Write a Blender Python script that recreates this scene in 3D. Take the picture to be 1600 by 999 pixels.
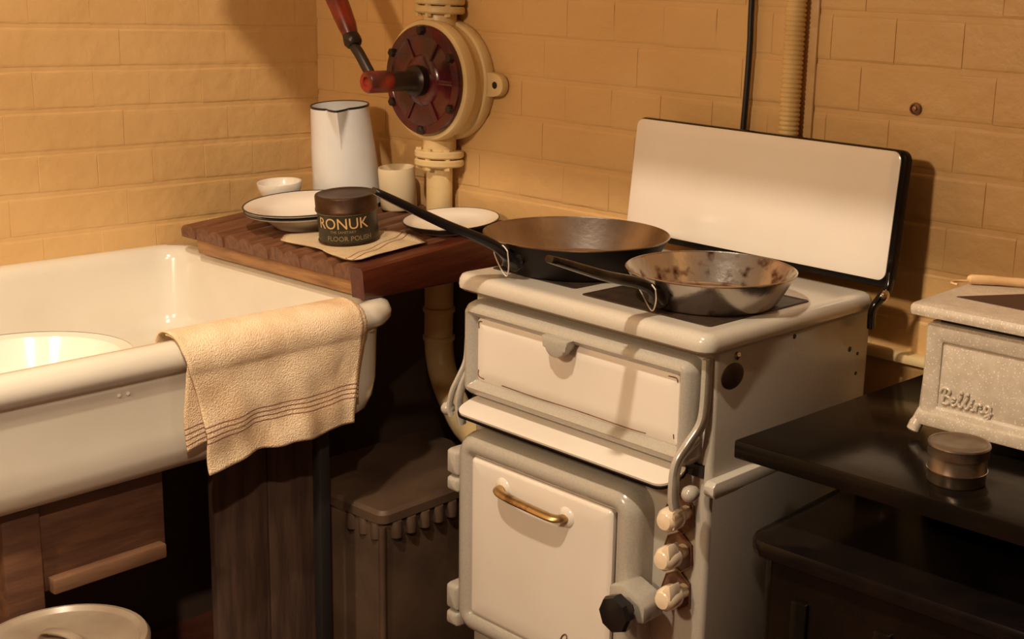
import bpy, bmesh, math, random
from mathutils import Vector, Matrix
random.seed(7)
scene = bpy.context.scene
for o in list(bpy.data.objects): bpy.data.objects.remove(o)
COL = scene.collection

# ------------------------------------------------------------------ camera
yaw, pit, rol = -0.6397, 0.2251, 0.0482
fwd = Vector((math.sin(yaw)*math.cos(pit), math.cos(yaw)*math.cos(pit), -math.sin(pit)))
rgt = Vector((math.cos(yaw), -math.sin(yaw), 0)); upv = rgt.cross(fwd)
r_ = rgt*math.cos(rol) + upv*math.sin(rol); u_ = -rgt*math.sin(rol) + upv*math.cos(rol)
cd = bpy.data.cameras.new('camera'); cam = bpy.data.objects.new('camera', cd); COL.objects.link(cam)
cam.matrix_world = Matrix(((r_.x, u_.x, -fwd.x, 2.3319), (r_.y, u_.y, -fwd.y, -1.7319), (r_.z, u_.z, -fwd.z, 1.3773), (0, 0, 0, 1)))
cd.sensor_width = 36; cd.lens = 2021.2/1600*36
cd.shift_x = (800-1085.3)/1600; cd.shift_y = (452.0-499.5)/1600
cd.clip_start = 0.02
scene.camera = cam

# ------------------------------------------------------------------ world, lamps, exposure
w = bpy.data.worlds.new('world'); scene.world = w; w.use_nodes = True
w.node_tree.nodes['Background'].inputs[0].default_value = (0.9, 0.6, 0.35, 1)
w.node_tree.nodes['Background'].inputs[1].default_value = 0.02
LAMP = (1.40, -1.45, 2.55)
def point_lamp(name, loc, energy, col, rad):
    l = bpy.data.lights.new(name, 'POINT'); l.energy = energy; l.color = col; l.shadow_soft_size = rad
    o = bpy.data.objects.new(name, l); COL.objects.link(o); o.location = loc; return o
point_lamp('pendant_light', LAMP, 108, (1.0, 0.80, 0.61), 0.035)
LAMP2 = (1.25, -2.55, 1.95)
point_lamp('rear_fill_light', LAMP2, 97, (1.0, 0.73, 0.48), 0.09)  # fill light added out of view to lift the shadowed back wall
SPOT, AIM = Vector((2.55, -1.95, 2.45)), Vector((0.50, -0.80, 0.68))
sl = bpy.data.lights.new('sink_fill_spot', 'SPOT'); sl.energy = 132; sl.color = (1.0, 0.78, 0.57); sl.spot_size = math.radians(25); sl.spot_blend = 0.7; sl.shadow_soft_size = 0.03  # extra spot added out of view to brighten sink and towel
so = bpy.data.objects.new('sink_fill_spot', sl); COL.objects.link(so); so.location = SPOT; so.rotation_euler = (AIM-SPOT).to_track_quat('-Z', 'Y').to_euler()
vs = scene.view_settings
vs.view_transform = 'Standard'; vs.look = 'None'; vs.gamma = 1.0; vs.use_curve_mapping = False
vs.exposure = 0.09

# ------------------------------------------------------------------ helpers
def M(name, c, rough=0.5, metal=0.0, c2=None, ns=20.0, lo=0.4, hi=0.6, bump=0.0, bs=60.0, coat=0.0, spec=0.5, stretch=None, world=False, detail=4.0, speck=None):
    m = bpy.data.materials.new(name); m.use_nodes = True; nt = m.node_tree; N = nt.nodes; L = nt.links
    b = N['Principled BSDF']; b.inputs['Roughness'].default_value = rough; b.inputs['Metallic'].default_value = metal
    b.inputs['Coat Weight'].default_value = coat; b.inputs['Coat Roughness'].default_value = 0.12
    b.inputs['Specular IOR Level'].default_value = spec
    b.inputs['Base Color'].default_value = (*c, 1)
    if world: src = N.new('ShaderNodeNewGeometry').outputs['Position']
    else: src = N.new('ShaderNodeTexCoord').outputs['Object']
    if stretch:
        mp = N.new('ShaderNodeMapping'); mp.inputs['Scale'].default_value = stretch; L.new(src, mp.inputs[0]); src = mp.outputs[0]
    if c2:
        n = N.new('ShaderNodeTexNoise'); n.inputs['Scale'].default_value = ns; n.inputs['Detail'].default_value = detail; L.new(src, n.inputs['Vector'])
        r = N.new('ShaderNodeValToRGB'); r.color_ramp.elements[0].position = lo; r.color_ramp.elements[1].position = hi
        r.color_ramp.elements[0].color = (*c, 1); r.color_ramp.elements[1].color = (*c2, 1)
        L.new(n.outputs['Fac'], r.inputs[0]); out = r.outputs[0]
        if speck:
            v = N.new('ShaderNodeTexVoronoi'); v.inputs['Scale'].default_value = speck[1]; L.new(src, v.inputs['Vector'])
            r2 = N.new('ShaderNodeValToRGB'); r2.color_ramp.elements[0].position = speck[2]; r2.color_ramp.elements[1].position = speck[2]+0.12
            r2.color_ramp.elements[0].color = (1, 1, 1, 1); r2.color_ramp.elements[1].color = (0, 0, 0, 1)
            L.new(v.outputs['Distance'], r2.inputs[0])
            mx = N.new('ShaderNodeMix'); mx.data_type = 'RGBA'; L.new(r2.outputs[0], mx.inputs[0]); L.new(out, mx.inputs[6]); mx.inputs[7].default_value = (*speck[0], 1); out = mx.outputs[2]
        L.new(out, b.inputs['Base Color'])
    if bump:
        n2 = N.new('ShaderNodeTexNoise'); n2.inputs['Scale'].default_value = bs; n2.inputs['Detail'].default_value = 5; L.new(src, n2.inputs['Vector'])
        bp = N.new('ShaderNodeBump'); bp.inputs['Strength'].default_value = bump; bp.inputs['Distance'].default_value = 0.01
        L.new(n2.outputs['Fac'], bp.inputs['Height']); L.new(bp.outputs[0], b.inputs['Normal'])
    return m

def mesh_obj(name, bm, m, parent=None, ang=40, loc=None, label=None, kind=None):
    bmesh.ops.recalc_face_normals(bm, faces=bm.faces[:])
    me = bpy.data.meshes.new(name); bm.to_mesh(me); bm.free()
    for p in me.polygons: p.use_smooth = True
    me.set_sharp_from_angle(angle=math.radians(ang))
    if m: me.materials.append(m)
    o = bpy.data.objects.new(name, me); COL.objects.link(o)
    if parent: o.parent = parent
    if loc: o.location = loc
    if label: o['label'] = label
    if kind: o['kind'] = kind
    return o
def tag(o, label, cat, group=None):
    o['label'] = label; o['category'] = cat
    if group: o['group'] = group
    return o
def thing(name, label, cat, loc=(0, 0, 0), rot=(0, 0, 0), group=None):
    o = bpy.data.objects.new(name, None); COL.objects.link(o); o.location = loc; o.rotation_euler = rot
    o.empty_display_size = 0.05
    return tag(o, label, cat, group)
def struct(o): o['kind'] = 'structure'; return o
def NB(): return bmesh.new()

def bx(bm, x0, x1, y0, y1, z0, z1, bev=0.0, seg=2):
    g = bmesh.ops.create_cube(bm, size=1.0); vsn = g['verts']
    for v in vsn: v.co = Vector(((x0+x1)/2 + v.co.x*(x1-x0), (y0+y1)/2 + v.co.y*(y1-y0), (z0+z1)/2 + v.co.z*(z1-z0)))
    if bev:
        es = list({e for v in vsn for e in v.link_edges})
        bmesh.ops.bevel(bm, geom=es, offset=bev, segments=seg, profile=0.5, affect='EDGES')
    return bm
def box(name, dims, m, parent=None, bev=0.003, seg=2, **k): return mesh_obj(name, bx(NB(), *dims, bev, seg), m, parent, **k)

def loft(bm, loops, cap0=True, cap1=True, closed=True):
    vl = [[bm.verts.new(p) for p in l] for l in loops]
    n = len(loops[0])
    for a, b in zip(vl, vl[1:]):
        for i in range(n if closed else n-1):
            j = (i+1) % n
            bm.faces.new((a[i], a[j], b[j], b[i]))
    if cap0: bm.faces.new(vl[0][::-1])
    if cap1: bm.faces.new(vl[-1])
    return bm
def rr(a0, a1, b0, b1, r, n=6):
    pts = []
    r = max(1e-4, min(r, (a1-a0)/2-1e-4, (b1-b0)/2-1e-4))
    for cx, cy, s in ((a1-r, b1-r, 0), (a0+r, b1-r, 1), (a0+r, b0+r, 2), (a1-r, b0+r, 3)):
        for k in range(n+1):
            t = (s + k/n)*math.pi/2
            pts.append((cx+r*math.cos(t), cy+r*math.sin(t)))
    return pts
def rrprof(rect, r, prof, mapf, cap0=False, cap1=True, n=6):
    a0, a1, b0, b1 = rect; loops = []
    for ins, d in prof:
        loops.append([mapf(x, y, d) for x, y in rr(a0+ins, a1-ins, b0+ins, b1-ins, max(r-ins, 0.003), n)])
    return loft(NB(), loops, cap0, cap1)
XY = lambda a, b, d: (a, b, d)
XZ = lambda a, b, d: (a, d, b)
def lathe(prof, n=40, bm=None, c=(0, 0, 0), cap0=True, cap1=True):
    bm = bm or NB(); loops = []
    for r, z in prof: loops.append([(c[0]+r*math.cos(2*math.pi*i/n), c[1]+r*math.sin(2*math.pi*i/n), c[2]+z) for i in range(n)])
    return loft(bm, loops, cap0, cap1)
def lathe_y(prof, n=40, bm=None, c=(0, 0, 0), cap0=True, cap1=True):   # axis along -y : (radius, distance towards the viewer)
    bm = bm or NB(); loops = []
    for r, d in prof: loops.append([(c[0]+r*math.cos(2*math.pi*i/n), c[1]-d, c[2]+r*math.sin(2*math.pi*i/n)) for i in range(n)])
    return loft(bm, loops, cap0, cap1)
def sweep(path, sect, bm=None, up=None, caps=True, scale=None, closed=False):
    """sweep a closed 2D section [(a,b)] along a 3D path; a = sideways, b = along the up vector"""
    bm = bm or NB(); P = [Vector(p) for p in path]; loops = []
    if up is None:
        dv = P[-1]-P[0]; up = (0, 1, 0) if abs(dv.z) > 0.72*dv.length and dv.length > 1e-6 else (0, 0, 1)
    up = Vector(up)
    for i, p in enumerate(P):
        if closed: t = (P[(i+1) % len(P)]-P[i-1]).normalized()
        else: t = (P[min(i+1, len(P)-1)]-P[max(i-1, 0)]).normalized()
        s = t.cross(up)
        if s.length < 1e-4: s = t.cross(Vector((0, 1, 0.01)))
        s.normalize(); q = s.cross(t).normalized()
        k = scale[i] if scale else (1, 1)
        if not isinstance(k, tuple): k = (k, k)
        loops.append([p + s*a*k[0] + q*b*k[1] for a, b in sect])
    if closed: loops.append(loops[0]); caps = False
    bm2 = loft(bm, loops, caps, caps)
    if closed: bmesh.ops.remove_doubles(bm2, verts=bm2.verts[:], dist=1e-6)
    return bm2
def circ(r, n=10, ry=None): return [(r*math.cos(2*math.pi*i/n), (ry or r)*math.sin(2*math.pi*i/n)) for i in range(n)]
def rsec(w, t, r=0.002, n=2): return rr(-w/2, w/2, -t/2, t/2, r, n)
def spl(pts, k=6):
    P = [Vector(p) for p in pts]; out = []
    for i in range(len(P)-1):
        a, b, c, d = P[max(i-1, 0)], P[i], P[i+1], P[min(i+2, len(P)-1)]
        for j in range(k):
            t = j/k
            out.append(0.5*((2*b)+(-a+c)*t+(2*a-5*b+4*c-d)*t*t+(-a+3*b-3*c+d)*t**3))
    out.append(P[-1]); return out
def tube(name, pts, r, m, parent=None, n=10, k=6, smooth=True, **kw):
    return mesh_obj(name, sweep(spl(pts, k) if smooth else pts, circ(r, n)), m, parent, **kw)
def prism(outline, mapf, d0, d1, bev=0.0):
    bm = loft(NB(), [[mapf(a, b, d0) for a, b in outline], [mapf(a, b, d1) for a, b in outline]])
    if bev: bmesh.ops.bevel(bm, geom=bm.edges[:], offset=bev, segments=2, profile=0.5, affect='EDGES')
    return bm
def text_mesh(body, size, extrude=0.0003):
    c = bpy.data.curves.new('lettering', 'FONT'); c.body = body; c.size = size; c.extrude = extrude; c.resolution_u = 3
    c.align_x = 'CENTER'
    o = bpy.data.objects.new('lettering', c); COL.objects.link(o)
    dg = bpy.context.evaluated_depsgraph_get(); me = bpy.data.meshes.new_from_object(o.evaluated_get(dg))
    bpy.data.objects.remove(o); bm = NB(); bm.from_mesh(me); bpy.data.meshes.remove(me); return bm

# ------------------------------------------------------------------ materials
WALL = (0.595, 0.365, 0.146); WALL2 = (0.655, 0.425, 0.185)
m_wall = M('painted brick', WALL, 0.42, c2=WALL2, ns=5, lo=0.3, hi=0.7, bump=0.35, bs=28, world=True)
m_paint = M('cream gloss paint', (0.72, 0.56, 0.30), 0.38, c2=(0.66, 0.49, 0.24), ns=14, bump=0.12, bs=60)
m_ceil = M('ceiling paint', (0.34, 0.24, 0.13), 0.8)
m_wallshade = M('dark brown wall shade', (0.07, 0.045, 0.03), 0.6)  # stands in for shade below board and sink; also darkens the unseen walls
m_floor = M('red quarry tile', (0.16, 0.05, 0.028), 0.55, c2=(0.10, 0.03, 0.02), ns=9, bump=0.1, bs=30)
m_sink = M('sink glaze', (0.71, 0.67, 0.575), 0.16, c2=(0.64, 0.59, 0.49), ns=4, lo=0.45, hi=0.75, coat=0.4)
m_greyen = M('mottled grey enamel', (0.53, 0.49, 0.42), 0.22, c2=(0.57, 0.53, 0.46), ns=420, lo=0.35, hi=0.65, coat=0.3, bump=0.03, bs=25)
m_frame = M('mottled mid grey enamel', (0.385, 0.360, 0.310), 0.20, c2=(0.435, 0.405, 0.350), ns=380, lo=0.35, hi=0.65, coat=0.3, bump=0.03, bs=25)
m_side = M('plain grey sheet enamel', (0.40, 0.365, 0.31), 0.28, c2=(0.43, 0.395, 0.34), ns=300, lo=0.35, hi=0.65)
m_white = M('white enamel', (0.79, 0.74, 0.67), 0.16, c2=(0.74, 0.68, 0.60), ns=5, lo=0.4, hi=0.75, coat=0.4)
m_plate = M('plate enamel', (0.84, 0.80, 0.72), 0.18, coat=0.4)
m_jug = M('jug enamel', (0.74, 0.75, 0.76), 0.18, c2=(0.68, 0.69, 0.69), ns=6, coat=0.4)
m_blue = M('dark blue rim', (0.012, 0.012, 0.02), 0.3)
m_black = M('black enamel', (0.005, 0.004, 0.004), 0.12, c2=(0.009, 0.006, 0.005), ns=12, spec=0.18)
m_blackwood = M('black lacquered wood', (0.005, 0.004, 0.003), 0.16, c2=(0.009, 0.006, 0.004), ns=6, bump=0.03, bs=30, spec=0.16)
m_iron = M('black iron', (0.012, 0.010, 0.010), 0.5)
m_board = M('wet oak', (0.105, 0.042, 0.022), 0.38, c2=(0.20, 0.085, 0.042), ns=9, lo=0.35, hi=0.7, stretch=(14, 1.2, 8), bump=0.2, bs=12, spec=0.35)
m_rail = M('dark red varnished wood', (0.060, 0.012, 0.007), 0.30, c2=(0.105, 0.024, 0.010), ns=7, lo=0.35, hi=0.7, stretch=(6, 1.2, 10), bump=0.08, bs=15)
m_tan = M('raw tan wood', (0.36, 0.19, 0.075), 0.6, c2=(0.22, 0.10, 0.04), ns=8, lo=0.45, hi=0.7, stretch=(1.5, 8, 10), bump=0.2, bs=20)
m_steel = M('scratched frying pan steel', (0.46, 0.40, 0.36), 0.30, 1.0, c2=(0.30, 0.25, 0.22), ns=14, lo=0.35, hi=0.7, bump=0.05, bs=90)
m_rust = M('rust spotted pan steel', (0.54, 0.49, 0.44), 0.22, 0.9, c2=(0.10, 0.030, 0.014), ns=38, lo=0.51, hi=0.66, bump=0.06, bs=70, detail=12)
m_rusto = M('rust streaked pan steel', (0.50, 0.45, 0.40), 0.24, 0.95, c2=(0.14, 0.05, 0.025), ns=22, lo=0.60, hi=0.72, stretch=(1.6, 1.6, 0.7), bump=0.05, bs=70, detail=10)
m_sooty = M('sooty pan outside', (0.008, 0.006, 0.006), 0.5, 0.0, c2=(0.016, 0.011, 0.009), ns=18, spec=0.2)
m_handle = M('dark pan handle', (0.012, 0.010, 0.010), 0.25, 0.3)
m_handle2 = M('worn pan handle', (0.07, 0.055, 0.04), 0.3, 0.8, c2=(0.03, 0.022, 0.016), ns=20)
m_rivet = M('bright rivet steel', (0.6, 0.5, 0.4), 0.2, 1.0)
m_wire = M('pale wire', (0.72, 0.66, 0.58), 0.4)
m_hot = M('cast iron hotplate', (0.030, 0.020, 0.014), 0.5, 0.3, c2=(0.055, 0.033, 0.02), ns=30, bump=0.1, bs=80)
m_brass = M('worn brass', (0.50, 0.33, 0.14), 0.38, 0.9, c2=(0.22, 0.12, 0.05), ns=40, lo=0.45, hi=0.6)
m_porc = M('cream porcelain', (0.82, 0.68, 0.50), 0.15, coat=0.5)
m_bake = M('black bakelite', (0.010, 0.009, 0.009), 0.3)
m_dial = M('brown printed dial plate', (0.20, 0.105, 0.06), 0.4, 0.2, c2=(0.10, 0.045, 0.025), ns=40)
m_dialedge = M('dull brass edging', (0.30, 0.17, 0.10), 0.4, 0.6)
m_badge = M('bronze badge', (0.045, 0.026, 0.016), 0.4, 0.5, c2=(0.07, 0.04, 0.022), ns=60)
m_red = M('dark red gloss paint', (0.095, 0.007, 0.012), 0.25, c2=(0.035, 0.006, 0.010), ns=16, lo=0.4, hi=0.65, coat=0.3, bump=0.08, bs=40)
m_redb = M('bright red paint', (0.26, 0.028, 0.012), 0.35, c2=(0.07, 0.012, 0.010), ns=18, lo=0.45, hi=0.65)
m_darkm = M('dark oily metal', (0.030, 0.020, 0.016), 0.35, 0.4)
m_tin = M('aged brown tin lid', (0.085, 0.045, 0.024), 0.40, 0.7, c2=(0.045, 0.022, 0.012), ns=30)
m_tinb = M('black tin label', (0.016, 0.015, 0.010), 0.4, c2=(0.03, 0.024, 0.014), ns=40)
m_gold = M('gold lettering', (0.58, 0.38, 0.16), 0.45)
m_goldd = M('dulled lettering', (0.24, 0.17, 0.08), 0.5)
m_stone = M('cream stoneware', (0.74, 0.62, 0.42), 0.35)
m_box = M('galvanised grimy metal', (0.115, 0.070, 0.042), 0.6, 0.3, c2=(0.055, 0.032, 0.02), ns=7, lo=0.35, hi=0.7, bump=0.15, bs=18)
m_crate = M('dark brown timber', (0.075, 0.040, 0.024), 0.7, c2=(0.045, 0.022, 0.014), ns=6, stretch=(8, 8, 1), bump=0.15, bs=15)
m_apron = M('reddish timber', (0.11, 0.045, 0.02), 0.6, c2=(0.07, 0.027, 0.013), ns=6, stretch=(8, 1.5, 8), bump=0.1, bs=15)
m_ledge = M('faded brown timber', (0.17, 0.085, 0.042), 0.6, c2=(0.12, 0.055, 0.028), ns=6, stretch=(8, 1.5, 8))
m_pail = M('grey pail enamel', (0.33, 0.27, 0.20), 0.3, c2=(0.24, 0.18, 0.13), ns=8)
m_toast = M('speckled grey enamel', (0.50, 0.43, 0.34), 0.32, c2=(0.58, 0.51, 0.42), ns=70, lo=0.35, hi=0.65, speck=((0.78, 0.72, 0.62), 260, 0.16), coat=0.2, bump=0.08, bs=70)
m_toastin = M('brown grill element bed', (0.055, 0.024, 0.014), 0.6)
m_stick = M('pale turned wood', (0.72, 0.48, 0.25), 0.5, c2=(0.64, 0.40, 0.19), ns=8, stretch=(1, 8, 8))
m_dtin = M('dull tinplate', (0.26, 0.205, 0.15), 0.30, 0.8, c2=(0.16, 0.115, 0.08), ns=24)
m_rope = M('black cable', (0.008, 0.007, 0.007), 0.45)
m_conduit = M('ribbed conduit paint', (0.70, 0.50, 0.22), 0.45, c2=(0.62, 0.42, 0.17), ns=10)
m_blocker = M('blocker metal', (0.35, 0.31, 0.26), 0.45, 0.6)
m_shade = M('green enamel lampshade', (0.03, 0.09, 0.05), 0.3)
m_bulb = M('lit bulb glass', (1, 0.8, 0.5), 0.3)
_b = m_bulb.node_tree.nodes['Principled BSDF']; _b.inputs['Emission Color'].default_value = (1, 0.7, 0.4, 1); _b.inputs['Emission Strength'].default_value = 12

def cloth_mat(name, base, c2, stripes):
    m = M(name, base, 0.9, c2=c2, ns=14, lo=0.42, hi=0.75, bump=0.5, bs=420, spec=0.1)
    nt = m.node_tree; N = nt.nodes; L = nt.links; b = N['Principled BSDF']
    old = b.inputs['Base Color'].links[0].from_socket
    uv = N.new('ShaderNodeUVMap'); sx = N.new('ShaderNodeSeparateXYZ'); L.new(uv.outputs[0], sx.inputs[0])
    rp = N.new('ShaderNodeValToRGB'); cr = rp.color_ramp; cr.interpolation = 'CONSTANT'
    cr.elements[0].color = (0, 0, 0, 1); cr.elements[1].position = 0.999; cr.elements[1].color = (0, 0, 0, 1)
    for s, wd in stripes:
        e = cr.elements.new(s); e.color = (1, 1, 1, 1); e = cr.elements.new(s+wd); e.color = (0, 0, 0, 1)
    L.new(sx.outputs['Y'], rp.inputs[0])
    mx = N.new('ShaderNodeMix'); mx.data_type = 'RGBA'; L.new(rp.outputs[0], mx.inputs[0]); L.new(old, mx.inputs[6]); mx.inputs[7].default_value = (0.30, 0.15, 0.11, 1)
    L.new(mx.outputs[2], b.inputs['Base Color']); return m
m_towel = cloth_mat('stained linen towel', (0.88, 0.70, 0.48), (0.66, 0.45, 0.26), [(0.745, 0.007), (0.772, 0.007), (0.80, 0.007), (0.828, 0.007)])
m_rag = cloth_mat('folded cream cloth', (0.72, 0.58, 0.38), (0.62, 0.48, 0.29), [(0.80, 0.012), (0.85, 0.012)])

# ------------------------------------------------------------------ the room
WX, WY = -0.06, 0.06
XR, YF, H = 3.1, -2.9, 2.9
struct(box('floor', (WX-0.1, XR+0.1, YF-0.1, WY+0.1, -0.1, 0.0), m_floor, bev=0))
struct(box('ceiling', (WX-0.1, XR+0.1, YF-0.1, WY+0.1, H, H+0.1), m_ceil, bev=0))
wl = struct(box('wall_left', (WX-0.1, WX, YF-0.1, WY+0.1, 0, H), m_wall, bev=0))
wb = struct(box('wall_back', (WX, XR+0.1, WY, WY+0.1, 0, H), m_wall, bev=0))
struct(box('wall_right', (XR, XR+0.1, YF, WY, 0, H), m_wallshade, bev=0))
struct(box('wall_front', (WX, XR, YF-0.1, YF, 0, H), m_wallshade, bev=0))

def brick_mesh(length, h, proud, seed):
    rnd = random.Random(seed); bm = NB(); loops = []
    for ins, d in ((0.0, 0.0), (0.0022, proud*0.6), (0.0050, proud*0.92), (0.0085, proud)):
        l = []
        ix = ins*0.12
        for x, y in ((ix, ins), (length/2, ins), (length-ix, ins), (length-ix, h-ins), (length/2, h-ins), (ix, h-ins)):
            l.append((x+rnd.uniform(-1, 1)*0.0006, -d*(1+rnd.uniform(-.12, .12)), y+rnd.uniform(-1, 1)*0.0010))
        loops.append(l)
    loft(bm, loops, False, True)
    bmesh.ops.recalc_face_normals(bm, faces=bm.faces[:])
    me = bpy.data.meshes.new('brick'); bm.to_mesh(me); bm.free()
    me.materials.append(m_wall); return me
CH = 0.077
strm = [brick_mesh(0.2270, CH-0.0060, 0.0020, i) for i in range(7)]
hdm = [brick_mesh(0.1135, CH-0.0060, 0.0020, 20+i) for i in range(7)]
def lay(parent, along, z_joint, span, zlo, zhi):
    k0 = math.floor((zlo-z_joint)/CH); k1 = math.ceil((zhi-z_joint)/CH)
    for k in range(k0, k1):
        z = z_joint + k*CH + 0.0035
        head = k % 2 == 0
        st = 0.1135 if head else 0.227
        cells = []
        if along == 'y':                      # laid from the corner outwards
            a = span[1]
            if head: a -= 0.056; cells.append((a, 0.056/0.1135))
            while a - st >= span[0]: a -= st; cells.append((a, 1.0))
        else:
            a = span[0]
            if head: cells.append((a, 0.056/0.1135)); a += 0.056
            while a + st <= span[1]: cells.append((a, 1.0)); a += st
        for a, sc in cells:
            o = bpy.data.objects.new('brick', random.choice(hdm if head else strm)); COL.objects.link(o); o.parent = parent
            jit = random.uniform(-0.0004, 0.0005); o.scale = (sc, 1, 1)
            if along == 'x': o.location = (a+0.0004, WY+0.0005-jit*0.8, z)
            else: o.location = (WX-0.0005+jit*0.8, a+0.0004, z); o.rotation_euler = (0, 0, math.pi/2)
lay(wl, 'y', 1.262, (-1.30, WY-0.001), 0.80, 1.62)
lay(wb, 'x', 1.280, (WX+0.001, 2.30), 0.64, 1.62)

tr = struct(box('trim_1', (1.20, 2.95, WY-0.030, WY, 0.826, 0.842), m_paint, bev=0.005))
cs = struct(box('trim_2', (1.168, 1.222, WY-0.007, WY, 1.0, 2.0), m_wall, bev=0.003)); 

struct(box('shade_panel_back', (WX, 0.88, WY-0.006, WY, 0.0, 0.815), m_wallshade, bev=0)); struct(box('shade_panel_left', (WX, WX+0.006, -1.6, WY-0.006, 0.0, 0.60), m_wallshade, bev=0))  # dark sheets added as painted shade under the draining board and sink
# corrugated conduit, cable, nail on the back wall
prof = []
z = 0.98
while z < 1.62:
    prof += [(0.0150, z), (0.0172, z+0.002), (0.0172, z+0.0048), (0.0150, z+0.0068)]; z += 0.0075
tag(mesh_obj('conduit', lathe(prof, 16, c=(1.191, WY-0.025, 0)), m_conduit, ang=70), 'cream ribbed conduit pipe running up the back wall behind the stove lid', 'pipe')
tag(tube('power_cable', [(1.099, WY-0.014, 1.62), (1.097, WY-0.014, 1.37), (1.098, WY-0.014, 1.29), (1.094, WY-0.014, 1.16), (1.085, WY-0.014, 1.0)], 0.0052, m_rope), 'thin black cable hanging down the back wall beside the ribbed conduit', 'cable')
nl = tag(mesh_obj('wall_plug', lathe_y([(0.0095, 0), (0.009, 0.003), (0.0065, 0.0045), (0.0055, 0.001), (0.004, 0.001), (0.0035, 0.005), (0.001, 0.0055)], 14, c=(1.405, WY-0.005, 1.221)), m_dialedge), 'small round rusty plug hole in the back wall right of the stove lid', 'wall plug')

# ------------------------------------------------------------------ added light blocker, pendant and fill lamps above the frame
DZ = 1.708
d = thing('light_blocker', 'unseen square metal box added as light blocker above the cooking corner', 'light blocker', (0.430, -0.6, DZ), (0, 0.05, 0))  # unseen box added to cast the shadow edge on left wall and lid
mesh_obj('blocker_run', bx(NB(), 0, 2.2, 0, 0.30, 0, 0.32, 0.002), m_blocker, d)
for k in range(4): box('flange', (0.02+k*0.7, 0.045+k*0.7, -0.000, 0.312, 0.0, 0.332), m_blocker, d, bev=0.002)
for k in range(3): box('hanger', (0.2+k*0.8, 0.225+k*0.8, 0.14, 0.145, 0.32, H-DZ), m_iron, d, bev=0)
def pendant(name, loc, label):
    t = thing(name, label, 'lamp', loc, group='pendant lamps')
    mesh_obj('lamp_shade', lathe([(0.15, 0.055), (0.152, 0.057), (0.12, 0.110), (0.05, 0.165), (0.03, 0.22), (0.026, 0.22), (0.045, 0.162), (0.115, 0.107), (0.147, 0.055)], 32, cap0=False, cap1=False), m_shade, t)
    mesh_obj('bulb', lathe([(0.004, -0.034), (0.020, -0.028), (0.030, -0.012), (0.032, 0.004), (0.025, 0.03), (0.014, 0.055), (0.012, 0.09)], 20), m_bulb, t, loc=(0, 0, 0.085))
    mesh_obj('cord', sweep([(0, 0, 0.2), (0, 0, H-loc[2])], circ(0.004, 8)), m_rope, t)
pendant('pendant_lamp', LAMP, 'enamel shaded pendant lamp hanging over the kitchen in front of the sink')
pendant('pendant_lamp', LAMP2, 'enamel shaded fill lamp added behind the viewer')  # fixture for the added fill light

sp0 = thing('added_spotlight', 'small black spotlight added out of view to brighten the sink', 'lamp', SPOT)  # fixture for the added sink spot
can = mesh_obj('can', lathe([(0.040, 0.02), (0.042, 0.02), (0.042, 0.14), (0.03, 0.155), (0.004, 0.155), (0.004, 0.15), (0.028, 0.15), (0.040, 0.135)], 24, cap0=False, cap1=False), m_iron, sp0)
can.rotation_euler = so.rotation_euler
mesh_obj('stem', sweep([(0, 0, 0.03) if False else (SPOT-AIM).normalized()*0.15, Vector((0, 0, H-SPOT.z))], circ(0.006, 8)), m_iron, sp0)
# ------------------------------------------------------------------ sink
sk = thing('belfast_sink', 'deep glazed cream butler sink with rolled rim against the left wall', 'sink', (0, 0, 0.612))
ZS = 0.832
def sink_loops():
    x0, x1, y0, y1 = WX+0.002, 0.597, -1.28, -0.287
    L_ = []
    #        front/end offset, back offset, corner radius, z
    for o, bk, r, z in ((-0.12, 0.05, 0.03, 0.612), (-0.055, 0.02, 0.05, 0.6135), (-0.030, 0.0, 0.06, 0.620), (-0.014, 0.0, 0.06, 0.635), (-0.006, 0.0, 0.06, 0.658), (-0.002, 0.0, 0.06, 0.69), (0.0, 0, 0.06, 0.775),
                        (0.004, 0, 0.062, 0.785), (0.014, 0, 0.068, 0.790), (0.020, 0, 0.07, 0.800), (0.021, 0, 0.07, 0.812), (0.016, 0, 0.068, 0.825), (0.006, 0, 0.064, ZS), (-0.008, 0.012, 0.058, ZS),
                        (-0.020, 0.022, 0.052, 0.825), (-0.028, 0.028, 0.05, 0.808), (-0.034, 0.034, 0.05, 0.70), (-0.045, 0.045, 0.05, 0.668), (-0.075, 0.075, 0.05, 0.655), (-0.2, 0.2, 0.03, 0.650)):
        L_.append([(x, y, z-0.612) for x, y in rr(x0+bk, x1+o, y0-o, y1+o, r, 8)])
    return L_
mesh_obj('basin', loft(NB(), sink_loops()), m_sink, sk, ang=60)
for k in range(2):  # pale dots painted as two lamp glints on the sink front
    b_ = mesh_obj('lamp_glint', lathe_y([(0.003, 0), (0.003, 0.002), (0.001, 0.0028)], 8), m_wire, sk); b_.rotation_euler = (0, 0, math.pi/2); b_.location = (0.597, -0.79+k*0.014, 0.155)

bw = thing('enamel_bowl', 'white enamel bowl sitting inside the butler sink', 'bowl', (0.355, -0.80, 0.652))
mesh_obj('body', lathe([(0.06, 0), (0.075, 0.002), (0.118, 0.07), (0.136, 0.115), (0.150, 0.122), (0.150, 0.125), (0.134, 0.121), (0.114, 0.073), (0.072, 0.006), (0.01, 0.005)], 48), m_plate, bw)
mesh_obj('rim', lathe([(0.1495, 0.1215), (0.153, 0.122), (0.153, 0.1255), (0.1495, 0.126)], 48, cap0=False, cap1=False), m_plate, bw)

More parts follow.
